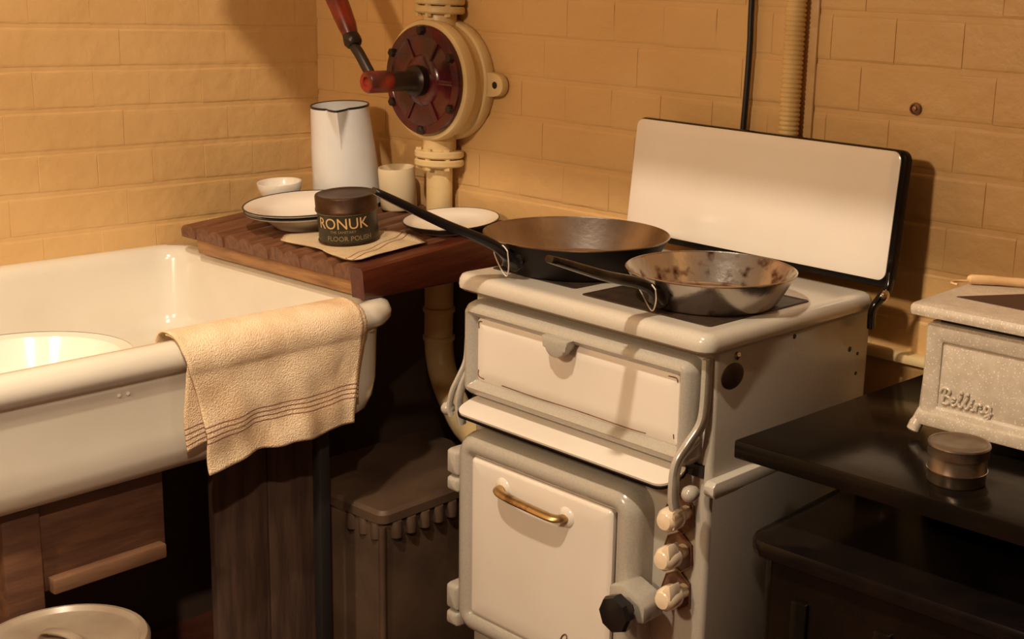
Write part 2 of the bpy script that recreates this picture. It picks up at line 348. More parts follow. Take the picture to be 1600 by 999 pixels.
# towel over the rim
tw = thing('tea_towel', 'stained beige linen tea towel with brown stripes draped over the sink rim', 'towel', (0.6, -0.53, 0.634))
def towel(yl, yr, ylb, yrb, off, length, seed, nu=56, nv=64, vs=0.0, amp=1.0):
    bm = NB(); uvl = bm.loops.layers.uv.new('UVMap'); rnd = random.Random(seed)
    _p = None if True else spl([(0.548, 0.805), (0.562, 0.828), (0.578, 0.8365), (0.600, 0.8355), (0.616, 0.826), (0.6225, 0.810), (0.621, 0.795), (0.615, 0.78), (0.611, 0.74), (0.609, 0.70), (0.606, 0.665), (0.604, 0.635)], 8) if False else None
    pts = [Vector((a, b, 0)) for a, b in ((0.546, 0.806), (0.560, 0.829), (0.578, 0.8365), (0.600, 0.8355), (0.6165, 0.827), (0.6235, 0.811), (0.622, 0.795), (0.617, 0.78), (0.613, 0.74), (0.610, 0.70), (0.608, 0.665), (0.606, 0.630))]
    sp = spl(pts, 8); acc = [0]
    for a, b in zip(sp, sp[1:]): acc.append(acc[-1]+(b-a).length)
    tot = acc[-1]
    def at(t):
        t = max(0, min(tot*0.9999, t*tot)); i = max(j for j in range(len(acc)) if acc[j] <= t); f = (t-acc[i])/(acc[i+1]-acc[i]) if i+1 < len(acc) else 0
        p = sp[i].lerp(sp[min(i+1, len(sp)-1)], f); n = (sp[min(i+1, len(sp)-1)]-sp[i]).normalized(); return p, Vector((-n.y, n.x))
    ph = [rnd.uniform(0, 6.28) for _ in range(6)]
    V = []
    for i in range(nv+1):
        row = []; t = vs + (length-vs)*i/nv
        for j in range(nu+1):
            u = j/nu
            tt = t + (0.012*math.sin(9*u+ph[0])+0.006*math.sin(23*u+ph[1]))*(i/nv)**3
            tt += 0.035*(1-u)**3*(i/nv)**3
            if i/nv < 0.1: tt += 0.012*math.sin(5*u+ph[2])*(1-i/nv*10)
            p, n = at(min(1.0, max(0, tt)))
            ex = max(0, tt-1.0)*tot
            h = max(0.0, min(1.0, (tt-0.33)/0.5))
            wv = (0.0035*math.sin(13*u+2.5*tt+ph[3])+0.002*math.sin(31*u-4*tt+ph[4])+0.0025*math.sin(17*tt+6*u+ph[5]))*h*amp + 0.0030*h*amp
            q = p.to_2d() + Vector((n.x, n.y))*(off + max(-0.0008, wv) + 0.010*h*(1-u)**6*amp)
            y = (yl+(ylb-yl)*h)*(1-u) + (yr+(yrb-yr)*h)*u + 0.003*math.sin(11*tt+ph[0])*(1 if u < 0.1 or u > 0.9 else 0.3)
            row.append((bm.verts.new((q.x-0.6, y+0.53, q.y-ex-0.634)), u, t))
        V.append(row)
    for i in range(nv):
        for j in range(nu):
            quad = (V[i][j], V[i][j+1], V[i+1][j+1], V[i+1][j])
            f = bm.faces.new([q[0] for q in quad])
            for l, q in zip(f.loops, quad): l[uvl].uv = (q[1], q[2])
    return bm
o = mesh_obj('outer_layer', towel(-0.703, -0.372, -0.668, -0.382, 0.0068, 1.0, 3), m_towel, tw, ang=180)
s = o.modifiers.new('thickness', 'SOLIDIFY'); s.thickness = 0.0028; s.offset = 0
o = mesh_obj('under_layer', towel(-0.700, -0.365, -0.694, -0.370, 0.0022, 0.86, 9, vs=0.16, amp=0.0), m_towel, tw, ang=180)
s = o.modifiers.new('thickness', 'SOLIDIFY'); s.thickness = 0.0024; s.offset = 0

# ------------------------------------------------------------------ draining board in the corner
SL = 0.09; BZ, BY = 0.889, -0.334
A = math.atan(SL)
def bz(y): return BZ + SL*(y-BY)
db = thing('draining_board', 'wet brown grooved wooden draining board beyond the sink', 'draining board', (0.03, BY, BZ-0.04), (A, 0, 0))
# planks between grooves: each ridge is a plank of the board
nP = 11; x0b = 0.0; wP = 0.520/nP
for k in range(nP):
    a = x0b + k*wP; sec = []
    pts2 = [(a+0.0006, 0.014), (a+wP-0.0006, 0.014)]
    for q in range(9):
        t = q/8; pts2.append((a+wP-0.0006-(wP-0.0012)*t, 0.0300+0.0105*math.sin(math.pi*t)**0.7))
    fr = random.uniform(-0.002, 0.002)
    bm = loft(NB(), [[(px, fr, pz) for px, pz in pts2], [(px, fr+0.004, pz) for px, pz in pts2], [(px, 0.388, pz) for px, pz in pts2]])
    mesh_obj('plank', bm, m_board, db, ang=50)
br = box('batten', (0.040, 0.518, 0.006, 0.030, -0.0155, 0.0138), m_tan, db, bev=0.003)
# end rail (its underside is level)
rl = NB()
prf = []
for y, zt in ((-0.002, 0.0405), (0.388, 0.0405)):
    low = (0.834 - (BZ-0.04) - SL*y)
    prf.append([(0.5215, y, low), (0.553, y, low), (0.5555, y, low+0.004), (0.5555, y, zt-0.004), (0.552, y, zt), (0.5215, y, zt)])
mesh_obj('end_rail', loft(rl, prf), m_rail, db)

def onboard(name, label, cat, x, y, h=0.0): return thing(name, label, cat, (x, y, bz(y)+0.0006+h), (A, 0, 0))
# stacked plates
def soup_plate(name, label, x, y, h, R):
    t = onboard(name, label, 'plate', x, y, h); t['group'] = 'stacked soup plates'
    k = R/0.108
    mesh_obj('dish', lathe([(0.01*k, 0.0), (0.050*k, 0.0), (0.054*k, 0.003), (0.072*k, 0.020), (0.084*k, 0.029), (0.106*k, 0.034), (0.108*k, 0.036), (0.1065*k, 0.0375), (0.084*k, 0.033), (0.070*k, 0.024), (0.050*k, 0.006), (0.01*k, 0.005)], 56), m_plate, t)
    mesh_obj('rim_line', lathe([(0.1062*k, 0.0376), (0.1085*k, 0.0368), (0.1090*k, 0.0376), (0.1080*k, 0.0386), (0.1062*k, 0.0384)], 56, cap0=False, cap1=False), m_blue, t)
    return t
soup_plate('soup_plate', 'white enamel soup plate, lower of the two stacked on the draining board', 0.251, -0.206, 0.0, 0.112)
soup_plate('soup_plate', 'white soup plate with dark rim, topmost of the stack on the draining board', 0.251, -0.207, 0.0082, 0.113)
# shallow plate by the pipe
t = onboard('dinner_plate', 'white enamel plate with dark blue edge lying beside the pump pipe', 'plate', 0.493, -0.051)
mesh_obj('dish', lathe([(0.01, 0.0), (0.066, 0.0), (0.076, 0.006), (0.090, 0.016), (0.0915, 0.0185), (0.089, 0.0188), (0.074, 0.010), (0.064, 0.004), (0.01, 0.003)], 56), m_plate, t)
mesh_obj('rim_line', lathe([(0.0770, 0.0058), (0.0908, 0.0152), (0.0925, 0.0180), (0.0920, 0.0192), (0.0900, 0.0190), (0.0906, 0.0180), (0.0895, 0.0162)], 56, cap0=False, cap1=False), m_blue, t)
# small footed bowl
t = onboard('ramekin', 'small white footed bowl standing behind the soup plates by the left wall', 'bowl', 0.078, -0.138)
mesh_obj('body', lathe([(0.01, 0), (0.034, 0), (0.036, 0.004), (0.034, 0.020), (0.036, 0.027), (0.0425, 0.038), (0.0445, 0.051), (0.044, 0.054), (0.041, 0.053), (0.038, 0.040), (0.028, 0.024), (0.01, 0.02)], 40), m_plate, t)
mesh_obj('waist_line', lathe([(0.0340, 0.0205), (0.0355, 0.0225), (0.0370, 0.0265), (0.0362, 0.0268)], 40, cap0=False, cap1=False), m_pail, t)
# jug
t = onboard('enamel_jug', 'tall white enamel jug with dark rim and pouring lip in the corner', 'jug', 0.160, -0.034)
JH = 0.205
def jug(prof, n=112, lip=True):
    loops = []
    for r, z in prof:
        l = []
        for i in range(n):
            a = 2*math.pi*i/n; rr_ = r
            da = (a-math.radians(-43)+math.pi) % (2*math.pi) - math.pi      # spout direction
            if lip and z > JH*0.66:
                kz = (z-JH*0.66)/(JH*0.34)
                rr_ += 0.027*kz*max(0, 1-abs(da)/(0.04+0.34*kz))
            l.append((rr_*math.cos(a), rr_*math.sin(a), z))
        loops.append(l)
    return loops
pf = [(0.01, 0), (0.065, 0), (0.069, 0.004), (0.0685, 0.03), (0.066, 0.08), (0.0640, 0.125)] + [(0.0625-0.0045*q/6, JH*0.67+(JH*0.33)*q/6) for q in range(7)]
inn = [(0.0545, JH-0.001), (0.0565, JH*0.8), (0.0615, 0.08), (0.0635, 0.01), (0.01, 0.006)]
mesh_obj('body', loft(NB(), jug(pf+inn)), m_jug, t, ang=28)
rimp = [(0.0565, JH-0.002), (0.0582, JH-0.003), (0.0590, JH), (0.0580, JH+0.0015), (0.0555, JH+0.0012)]
mesh_obj('rim', loft(NB(), jug(rimp), False, False), m_blue, t, ang=60)
hx, hy = math.cos(math.radians(138)), math.sin(math.radians(138))
mesh_obj('handle', sweep(spl([(hx*r, hy*r, zz) for r, zz in ((0.058, 0.175), (0.080, 0.178), (0.090, 0.15), (0.088, 0.10), (0.066, 0.06))], 5), circ(0.007, 8, 0.004)), m_jug, t)
# stone beaker
t = onboard('stoneware_beaker', 'plain cream stoneware beaker standing between the jug and the pump pipe', 'beaker', 0.280, 0.000)
mesh_obj('body', lathe([(0.01, 0), (0.034, 0), (0.0365, 0.003), (0.0368, 0.080), (0.0355, 0.085), (0.0335, 0.085), (0.0325, 0.08), (0.0325, 0.006), (0.01, 0.005)], 40), m_stone, t)

# folded cloth under the tin
def rag_mesh():
    bm = NB(); uvl = bm.loops.layers.uv.new('UVMap')
    out = [(0.322, -0.316), (0.298, -0.262), (0.36, -0.205), (0.425, -0.158), (0.49, -0.150), (0.548, -0.162), (0.548, -0.24), (0.545, -0.322), (0.49, -0.326), (0.43, -0.310), (0.37, -0.312)]
    cx = sum(a for a, _ in out)/len(out); cy = sum(b for _, b in out)/len(out)
    ol = spl([(a, b, 0) for a, b in out+[out[0]]], 5)[:-1]
    rings = []
    nR = 10
    for layer in range(2):
        R_ = []
        for k in range(nR+1):
            f = (k/nR)
            if layer == 1: f = 1-f
            ring = []
            for i, p in enumerate(ol):
                sh = 1.0 if layer == 0 else 0.965
                x = cx+(p.x-cx)*f*sh; y = cy+(p.y-cy)*f*sh
                flat = min(1.0, max(0.0, (math.hypot(x-0.420, y+0.234)-0.06)/0.025))
                hgt = (0.0045 + 0.002*math.sin(40*x+22*y)+0.0016*math.sin(70*y-30*x))*flat + 0.0042*(1-flat) + 0.004*max(0, f-0.85)/0.15*(0.5+0.5*math.sin(i*0.7))*flat
                hgt = hgt+0.0008 if layer == 0 else 0.0005
                ring.append((x, y, hgt))
            R_.append(ring)
        rings += R_ if layer == 0 else R_[1:]
    n = len(ol); VV = []
    for ring in rings: VV.append([bm.verts.new(p) for p in ring])
    for a, b in zip(VV, VV[1:]):
        for i in range(n):
            j = (i+1) % n; f = bm.faces.new((a[i], a[j], b[j], b[i]))
            for l in f.loops: l[uvl].uv = ((l.vert.co.x-0.3)/0.25, (l.vert.co.x-0.3)/0.28+(l.vert.co.y+0.32)*1.2)
    bmesh.ops.remove_doubles(bm, verts=bm.verts[:], dist=1e-6)
    for v in bm.verts: v.co = Vector((v.co.x-0.42, v.co.y+0.234, v.co.z))
    return bm
t = onboard('folded_cloth', 'folded cream cloth lying under the polish tin', 'cloth', 0.42, -0.234)
rg = mesh_obj('fold', rag_mesh(), m_rag, t, ang=180)

# polish tin
t = onboard('polish_tin', 'round black tin of RONUK floor polish with gold letters on a folded cloth', 'tin', 0.420, -0.236, 0.0062)
TR = 0.0535
mesh_obj('body', lathe([(0.01, 0.001), (TR-0.002, 0.0), (TR, 0.002), (TR, 0.060), (TR-0.002, 0.062), (0.01, 0.062)], 56), m_tinb, t)
mesh_obj('lid', lathe([(TR+0.0003, 0.058), (TR+0.0026, 0.058), (TR+0.0026, 0.0625), (TR+0.0016, 0.064), (TR+0.0016, 0.0835), (TR+0.0005, 0.0868), (TR-0.003, 0.0876), (TR-0.007, 0.0862), (0.03, 0.0856), (0.01, 0.0856)], 56, cap0=False), m_tin, t)
mesh_obj('base_bead', lathe([(TR, 0.001), (TR+0.0014, 0.0015), (TR+0.0014, 0.004), (TR, 0.005)], 56, cap0=False, cap1=False), m_tin, t)
mesh_obj('label_line', lathe([(TR+0.0002, 0.0555), (TR+0.0006, 0.0556), (TR+0.0006, 0.0567), (TR+0.0002, 0.0568)], 56, cap0=False, cap1=False), m_goldd, t)
def wrap(body, size, zc, a0, m, sx=1.0, seg=True, shear=0.0, name='lettering'):
    bm = text_mesh(body, size)
    for v in bm.verts:
        a = a0 + v.co.x*sx/TR; r = TR + 0.0004 + max(0, v.co.z)
        v.co = Vector((r*math.cos(a), r*math.sin(a), zc + v.co.y))
    return mesh_obj(name, bm, m, t, ang=30)
AC = math.radians(-38)
wrap('RONUK', 0.0285, 0.0315, AC-0.20, m_gold, 0.96)
wrap('THE SANITARY', 0.0070, 0.0235, AC-0.18, m_goldd, 1.0)
wrap('FLOOR POLISH', 0.0125, 0.0095, AC+0.03, m_goldd, 1.0)

# ------------------------------------------------------------------ hand pump and its pipework
PX, PY, PZ = 0.376, 0.022, 1.186
pp = thing('hand_pump', 'wall mounted cream hand pump with dark red round cover and lever', 'hand pump', (PX, WY, PZ))
mesh_obj('housing', lathe_y([(0.05, 0.001), (0.117, 0.002), (0.119, 0.006), (0.119, 0.020), (0.117, 0.024), (0.112, 0.026), (0.112, 0.046), (0.115, 0.050), (0.118, 0.053), (0.118, 0.068), (0.115, 0.073), (0.105, 0.075), (0.02, 0.075)], 64), m_paint, pp)
for sx in (1, -1):
    l = []
    for i in range(13):
        a = -math.pi/2 + math.pi*i/12; l.append((0.136+0.022*math.cos(a), 0.022*math.sin(a)))
    l += [(0.10, 0.026), (0.10, -0.026)]
    l = [(sx*a, b) for a, b in l]
    e = mesh_obj('ear', prism(l, lambda a, b, dd: (a, -dd, b), 0.004, 0.022, 0.003), m_paint, pp)
    mesh_obj('bolt_hole', lathe_y([(0.007, 0.0222), (0.0055, 0.0226), (0.001, 0.0226)], 12, c=(sx*0.137, 0, 0.0), cap0=False), m_iron, e)
cov = mesh_obj('cover', lathe_y([(0.106, 0.070), (0.107, 0.080), (0.104, 0.085), (0.088, 0.086), (0.084, 0.083), (0.050, 0.083), (0.046, 0.087), (0.03, 0.09), (0.01, 0.09)], 64, cap0=False), m_red, pp)
for k in range(6):
    a = math.radians(30+60*k)
    mesh_obj('bolt', lathe_y([(0.0095, 0.080), (0.0095, 0.090), (0.007, 0.093), (0.001, 0.093)], 6, c=(0.096*math.cos(a), 0, 0.096*math.sin(a))), m_darkm, cov)
    a2 = a+math.radians(30)
    mesh_obj('rib', sweep([(0.04*math.cos(a2), -0.083, 0.04*math.sin(a2)), (0.088*math.cos(a2), -0.083, 0.088*math.sin(a2))], rsec(0.010, 0.008, 0.003), up=(0, 1, 0)), m_red, cov)
lv = mesh_obj('spindle', lathe_y([(0.030, 0.086), (0.030, 0.105), (0.022, 0.110), (0.019, 0.115), (0.019, 0.180)], 24), m_darkm, pp)
mesh_obj('boss', lathe_y([(0.0195, 0.165), (0.021, 0.168), (0.021, 0.215), (0.018, 0.219), (0.010, 0.219), (0.009, 0.214), (0.002, 0.214)], 24), m_redb, pp)
arm = mesh_obj('lever', sweep(spl([(-0.006, -0.203, 0.012), (-0.020, -0.204, 0.030), (-0.036, -0.205, 0.050), (-0.054, -0.206, 0.070), (-0.080, -0.206, 0.118), (-0.12, -0.206, 0.165)], 4), circ(0.0105, 12)), m_darkm, pp)
mesh_obj('ferrule', sweep([(-0.049, -0.206, 0.064), (-0.052, -0.206, 0.069), (-0.056, -0.206, 0.076), (-0.062, -0.206, 0.086)], circ(0.017, 16), scale=[0.8, 1.0, 1.0, 0.85]), m_darkm, arm)
mesh_obj('grip', sweep([(-0.060, -0.206, 0.084), (-0.070, -0.206, 0.101), (-0.092, -0.206, 0.136), (-0.118, -0.206, 0.172), (-0.15, -0.206, 0.212), (-0.156, -0.206, 0.220)], circ(0.0185, 16), scale=[0.78, 0.95, 1.05, 1.1, 1.0, 0.5]), m_redb, arm)
# keep flanges clear of the wall: they are cut back there
mesh_obj('neck', lathe([(0.033, 1.025-PZ), (0.033, 1.085-PZ), (0.038, 1.10-PZ)], 28, c=(0, PY-WY, 0)), m_paint, pp)
mesh_obj('neck', lathe([(0.038, 1.275-PZ), (0.033, 1.29-PZ), (0.033, 1.35-PZ)], 28, c=(0, PY-WY, 0)), m_paint, pp)
def flange(zc):
    bm = NB(); l0 = []
    pts = []
    n = 40
    for i in range(n):
        a = 2*math.pi*i/n; x = 0.049*math.cos(a); y = max(-0.9, 0.049*math.sin(a)); y = min(y, 0.034); pts.append((x, y+PY-WY))
    return loft(NB(), [[(x, y, zc-0.0072) for x, y in pts], [(x, y, zc+0.0072) for x, y in pts]])
for zc in (1.041, 1.024, 1.322, 1.339):
    f_ = mesh_obj('flange', flange(zc-PZ), m_paint, pp)
    f_.modifiers.new('edge', 'BEVEL').width = 0.003
for zc in (1.032, 1.330):
    for a in (-20, -75, -130):
        mesh_obj('flange_bolt', lathe([(0.0065, -0.021), (0.0065, 0.021)], 6, c=(0.040*math.cos(math.radians(a)), PY-WY+0.040*math.sin(math.radians(a)), zc-PZ)), m_paint, pp)
tag(mesh_obj('delivery_pipe', sweep([(PX, PY, 1.3515), (PX, PY, 1.64)], circ(0.029, 28)), m_paint), 'cream pipe rising out of the top of the hand pump', 'pipe')
wp = thing('suction_pipe', 'cream painted pipe dropping from the hand pump behind the draining board', 'pipe', (PX, PY, 0.55))
mesh_obj('upper_length', sweep([(0, 0, 1.016-0.55), (0, 0, bz(PY)-0.55+0.006)], circ(0.026, 28)), m_paint, wp)
mesh_obj('lower_length', sweep(spl([(0, 0, 0.835-0.55), (0, 0, 0.72-0.55), (0.002, -0.002, 0.65-0.55), (0.022, -0.01, 0.595-0.55), (0.075, -0.025, 0.54-0.55), (0.14, -0.04, 0.50-0.55), (0.26, -0.05, 0.48-0.55)], 6), circ(0.029, 28)), m_paint, wp)
for zz in (0.66, 0.72): mesh_obj('pipe_collar', lathe([(0.029, -0.006), (0.0325, -0.004), (0.0325, 0.004), (0.029, 0.006)], 28, c=(0, 0, zz-0.55), cap0=False, cap1=False), m_paint, wp)

# ------------------------------------------------------------------ stove
TH = -0.044
st = thing('electric_stove', 'old grey and white enamelled stove with raised splash lid', 'stove', (1.397, -0.443, 0), (0, 0, TH))
box('body', (-0.487, -0.012, 0.036, 0.415, 0.07, 0.922), m_side, st, bev=0.008, seg=3)
for lx in (-0.465, -0.035):
    for ly in (0.06, 0.39): mesh_obj('leg', lathe([(0.014, 0), (0.018, 0.004), (0.016, 0.07)], 14, c=(lx, ly, 0)), m_greyen, st)
hb = mesh_obj('hob', rrprof((-0.497, 0.002, 0.0, 0.405), 0.022, [(0.016, 0.9225), (0.006, 0.9235), (0.001, 0.9275), (0.0, 0.933), (0.001, 0.941), (0.005, 0.9475), (0.012, 0.950), (0.02, 0.9503)], XY, True, True), m_greyen, st)
def hotplate(a0, a1, b0, b1):
    h = mesh_obj('hotplate', rrprof((a0, a1, b0, b1), 0.006, [(0, 0.9490), (0, 0.9512), (0.0015, 0.952), (0.004, 0.952), (0.006, 0.9512), (0.012, 0.9515)], XY, True, True, 3), m_hot, st)
    return h
hotplate(-0.268, -0.030, 0.042, 0.272); hotplate(-0.478, -0.298, 0.060, 0.290)
# grill door
gd = mesh_obj('grill_door', rrprof((-0.482, -0.028, 0.760, 0.909), 0.018, [(0, 0.036), (0, 0.022), (0.003, 0.011), (0.009, 0.004), (0.015, 0.003), (0.021, 0.008), (0.025, 0.015), (0.026, 0.020)], XZ, False, False), m_frame, st)
mesh_obj('panel', rrprof((-0.4565, -0.0535, 0.7855, 0.8835), 0.006, [(0, 0.020), (0.0, 0.016), (0.003, 0.0145), (0.02, 0.0145)], XZ, True, True, 4), m_white, gd)
for q in ([(-0.4525, 0.868), (-0.4525, 0.878), (-0.446, 0.8795)], [(-0.4525, 0.803), (-0.4525, 0.793), (-0.440, 0.7905)], [(-0.074, 0.8795), (-0.060, 0.8795), (-0.0575, 0.874)], [(-0.40, 0.7895), (-0.33, 0.7885), (-0.24, 0.7895), (-0.15, 0.7885), (-0.11, 0.7895)], [(-0.061, 0.801), (-0.060, 0.795)]):
    mesh_obj('enamel_chip', sweep(spl([(u1, 0.0143, v1) for u1, v1 in q], 4), circ(0.0009, 6)), m_dial, gd)
tb = [(-0.296, 0.895), (-0.292, 0.887)] + [(-0.268-0.019*math.cos(math.pi*i/12), 0.880-0.014*math.sin(math.pi*i/12)) for i in range(13)] + [(-0.244, 0.887), (-0.240, 0.895)]
mesh_obj('finger_tab', prism(tb, XZ, 0.008, -0.009, 0.003), m_frame, gd)
box('shadow_gap', (-0.478, -0.022, 0.030, 0.0365, 0.745, 0.762), m_iron, st, bev=0)
# drip tray lip below the grill door
def tray(zoff, thick, m, name, parent, grow=0.0):
    out = rr(-0.474-grow, -0.044+grow, 0.0, 0.056+grow, 0.022, 6)      # (s, distance forward)
    lo = [(s, 0.038-f*0.98, 0.7535-f*0.32+zoff) for s, f in out]; hi = [(s, 0.038-f*0.98-0.001, 0.7535-f*0.32+zoff+thick) for s, f in out]
    return mesh_obj(name, loft(NB(), [lo, hi]), m, parent)
ty = tray(0, 0.0035, m_white, 'drip_tray', st)
tray(-0.0035, 0.0034, m_black, 'tray_edge', ty, 0.0015)
# hinge arms with ball ends
ar = mesh_obj('hinge_arm', sweep(spl([(-0.020, 0.028, 0.912), (-0.019, 0.026, 0.85), (-0.020, 0.020, 0.822), (-0.027, 0.006, 0.798), (-0.033, -0.010, 0.772), (-0.033, -0.014, 0.735), (-0.031, -0.012, 0.712)], 5), rsec(0.017, 0.009, 0.0035), up=(1, 0, 0)), m_frame, st)
mesh_obj('ball', lathe_y([(0.002, -0.012), (0.009, -0.010), (0.0115, -0.003), (0.011, 0.004), (0.007, 0.0095), (0.002, 0.011)], 20, c=(-0.010, -0.008, 0.737)), m_frame, ar)
mesh_obj('inner_strap', sweep(spl([(-0.020, 0.02, 0.806), (-0.032, 0.000, 0.780), (-0.040, -0.008, 0.752), (-0.041, -0.008, 0.715)], 5), rsec(0.012, 0.005, 0.002), up=(1, 0, 0)), m_frame, ar)
al = mesh_obj('hinge_arm', sweep(spl([(-0.487, 0.022, 0.845), (-0.486, 0.018, 0.810), (-0.488, 0.006, 0.785), (-0.494, -0.002, 0.762), (-0.498, -0.004, 0.735), (-0.496, -0.002, 0.722)], 5), rsec(0.010, 0.006, 0.0025), up=(1, 0, 0)), m_frame, st)
mesh_obj('ball', lathe_y([(0.002, -0.010), (0.008, -0.008), (0.011, -0.002), (0.010, 0.004), (0.006, 0.009), (0.002, 0.010)], 20, c=(-0.505, -0.002, 0.732)), m_frame, al)
mesh_obj('inner_strap', sweep(spl([(-0.478, 0.020, 0.800), (-0.486, 0.008, 0.765), (-0.488, 0.006, 0.735), (-0.484, 0.010, 0.708)], 5), rsec(0.014, 0.007, 0.003), up=(1, 0, 0)), m_frame, al)
# oven door
od = mesh_obj('oven_door', rrprof((-0.483, -0.106, 0.372, 0.707), 0.040, [(0, 0.036), (0, 0.016), (0.003, 0.004), (0.010, -0.005), (0.019, -0.009), (0.028, -0.008), (0.035, -0.003), (0.038, 0.003), (0.041, 0.004)], XZ, False, False, 8), m_frame, st)
pn = mesh_obj('panel', rrprof((-0.446, -0.150, 0.409, 0.670), 0.008, [(0.0, 0.006), (0.0, -0.001), (0.003, -0.0045), (0.008, -0.006), (0.03, -0.006)], XZ, True, True, 5), m_white, od)
hd = mesh_obj('handle', sweep(spl([(-0.372, -0.003, 0.640), (-0.370, -0.016, 0.6405), (-0.358, -0.024, 0.640), (-0.33, -0.027, 0.6385), (-0.29, -0.027, 0.637), (-0.250, -0.025, 0.635), (-0.239, -0.016, 0.634), (-0.237, -0.003, 0.634)], 5), circ(0.0085, 12, 0.0055)), m_brass, od)
for hx_, hz_ in ((-0.372, 0.640), (-0.237, 0.634)):
    mesh_obj('handle_boss', lathe_y([(0.016, 0.006), (0.013, 0.009), (0.006, 0.0105)], 18, c=(hx_, 0, hz_), cap0=False), m_white, od)
for k, (z0_, z1_) in enumerate(((0.622, 0.664), (0.594, 0.619), (0.392, 0.436), (0.364, 0.389))):
    mesh_obj('hinge_knuckle', rrprof((-0.514, -0.484, z0_, z1_), 0.006, [(0.003, 0.032), (0, 0.030), (0, 0.010), (0.002, 0.004), (0.006, 0.001)], XZ, True, True, 4), m_frame, od)
lt = mesh_obj('latch', prism([(-0.128, 0.575), (-0.104, 0.583), (-0.072, 0.572), (-0.062, 0.562), (-0.062, 0.538), (-0.080, 0.535), (-0.128, 0.545)], XZ, 0.012, -0.030, 0.004), m_frame, od)
kb = lathe_y([(0.011, 0.020), (0.011, 0.036), (0.020, 0.040), (0.0265, 0.046), (0.0275, 0.056), (0.025, 0.062), (0.012, 0.066), (0.003, 0.066)], 8, c=(-0.090, 0, 0.554))
mesh_obj('latch_knob', kb, m_bake, lt, ang=25, label='black octagonal latch knob')
# script on the oven panel (only its tops show)
for q in ([(-0.242, 0.440), (-0.238, 0.448), (-0.232, 0.452), (-0.229, 0.447), (-0.234, 0.438), (-0.226, 0.436)], [(-0.224, 0.436), (-0.217, 0.442), (-0.213, 0.436), (-0.207, 0.441), (-0.203, 0.436), (-0.196, 0.441), (-0.190, 0.437)]):
    mesh_obj('script_mark', sweep(spl([(a, -0.0066, b) for a, b in q], 4), circ(0.0011, 6)), m_dial, pn)
# control knobs on pointed dial plates
kn0 = None
for k, (ks, kz, ang) in enumerate(((-0.048, 0.688, 0.0), (-0.050, 0.631, 1.0), (-0.045, 0.574, 1.0))):
    pl = [(-0.086, kz-0.010), (-0.078, kz+0.014), (-0.056, kz+0.026), (-0.036, kz+0.012), (-0.034, kz-0.018), (-0.052, kz-0.032), (-0.076, kz-0.026)]
    dp = mesh_obj('dial_plate', prism(pl, XZ, 0.037, 0.0335, 0.0008), m_dial, st)
    mesh_obj('plate_edging', sweep([(a, 0.0330, b) for a, b in pl], circ(0.0011, 6), closed=True, up=(0, 1, 0)), m_dialedge, dp)
    kn = mesh_obj('control_knob', lathe_y([(0.010, -0.034), (0.010, -0.020), (0.015, -0.016), (0.0172, -0.010), (0.0172, 0.000), (0.0160, 0.009), (0.0115, 0.0145), (0.003, 0.016)], 28, c=(ks, 0, kz)), m_porc, st)
    if ang:
        tri = [(ks-0.006, kz+0.010), (ks+0.011, kz+0.026), (ks+0.015, kz+0.004), (ks+0.003, kz-0.004)]
        mesh_obj('pointer', prism(tri, XZ, 0.010, -0.013, 0.003), m_porc, kn)
    else:
        mesh_obj('pointer', prism([(ks+0.002, kz+0.015), (ks+0.016, kz+0.012), (ks+0.016, kz-0.010), (ks+0.002, kz-0.014)], XZ, 0.012, -0.010, 0.003), m_porc, kn)
# side furniture
bdg = lathe([(0.002, 0), (0.019, 0), (0.019, 0.002), (0.016, 0.003), (0.002, 0.003)], 32)
b_ = mesh_obj('badge', bdg, m_badge, st, label='dark oval maker badge'); b_.rotation_euler = (0, math.pi/2, 0); b_.scale = (0.95, 1.25, 1); b_.location = (-0.0125, 0.072, 0.882)
for n_, (yy, zz, rr2) in (('screw', (0.080, 0.9085, 0.006)), ('bolt_hole', (0.360, 0.866, 0.0045)), ('bolt_hole', (0.383, 0.855, 0.003)), ('bolt_hole', (0.382, 0.824, 0.003)), ('bolt_hole', (0.212, 0.912, 0.004))):
    b_ = mesh_obj(n_, lathe([(0.001, 0), (rr2, 0), (rr2*0.9, 0.003 if n_ == 'screw' else 0.0008), (rr2*0.3, 0.005 if n_ == 'screw' else 0.001)], 14), m_rivet if n_ == 'screw' else m_iron, st)
    b_.rotation_euler = (0, math.pi/2, 0); b_.location = (-0.0122, yy, zz)
rl = [(0.024, 0.728), (0.030, 0.722), (0.075, 0.722), (0.10, 0.727), (0.41, 0.727), (0.41, 0.745), (0.03, 0.745), (0.024, 0.740)]
mesh_obj('side_rail', prism(rl, lambda a, b, dd: (dd, a, b), -0.013, 0.004, 0.002), m_greyen, st)
# splash lid
LA = math.atan((0.418-0.397)/0.2)
ld = mesh_obj('splash_lid', rrprof((-0.512, 0.024, 0.006, 0.2135), 0.016, [(0.004, 0.020), (0.0, 0.016), (0.0, 0.004), (0.0015, 0.001), (0.006, 0.0)], XZ, True, True), m_black, st, loc=(0, 0.399, 0.953))
ld.rotation_euler = (-LA, 0, 0)
mesh_obj('lid_panel', rrprof((-0.5115, 0.0150, 0.0165, 0.2105), 0.014, [(0.0, 0.0005), (0.0005, -0.0012), (0.003, -0.0020), (0.02, -0.0020)], XZ, True, True, 6), m_white, ld)
hk = mesh_obj('lid_hinge', sweep(spl([(0.018, 0.008, 0.03), (0.020, 0.004, 0.006), (0.014, -0.006, -0.010), (0.008, -0.012, -0.028), (0.006, -0.006, -0.055)], 4), rsec(0.016, 0.009, 0.003), up=(1, 0, 0)), m_black, ld)
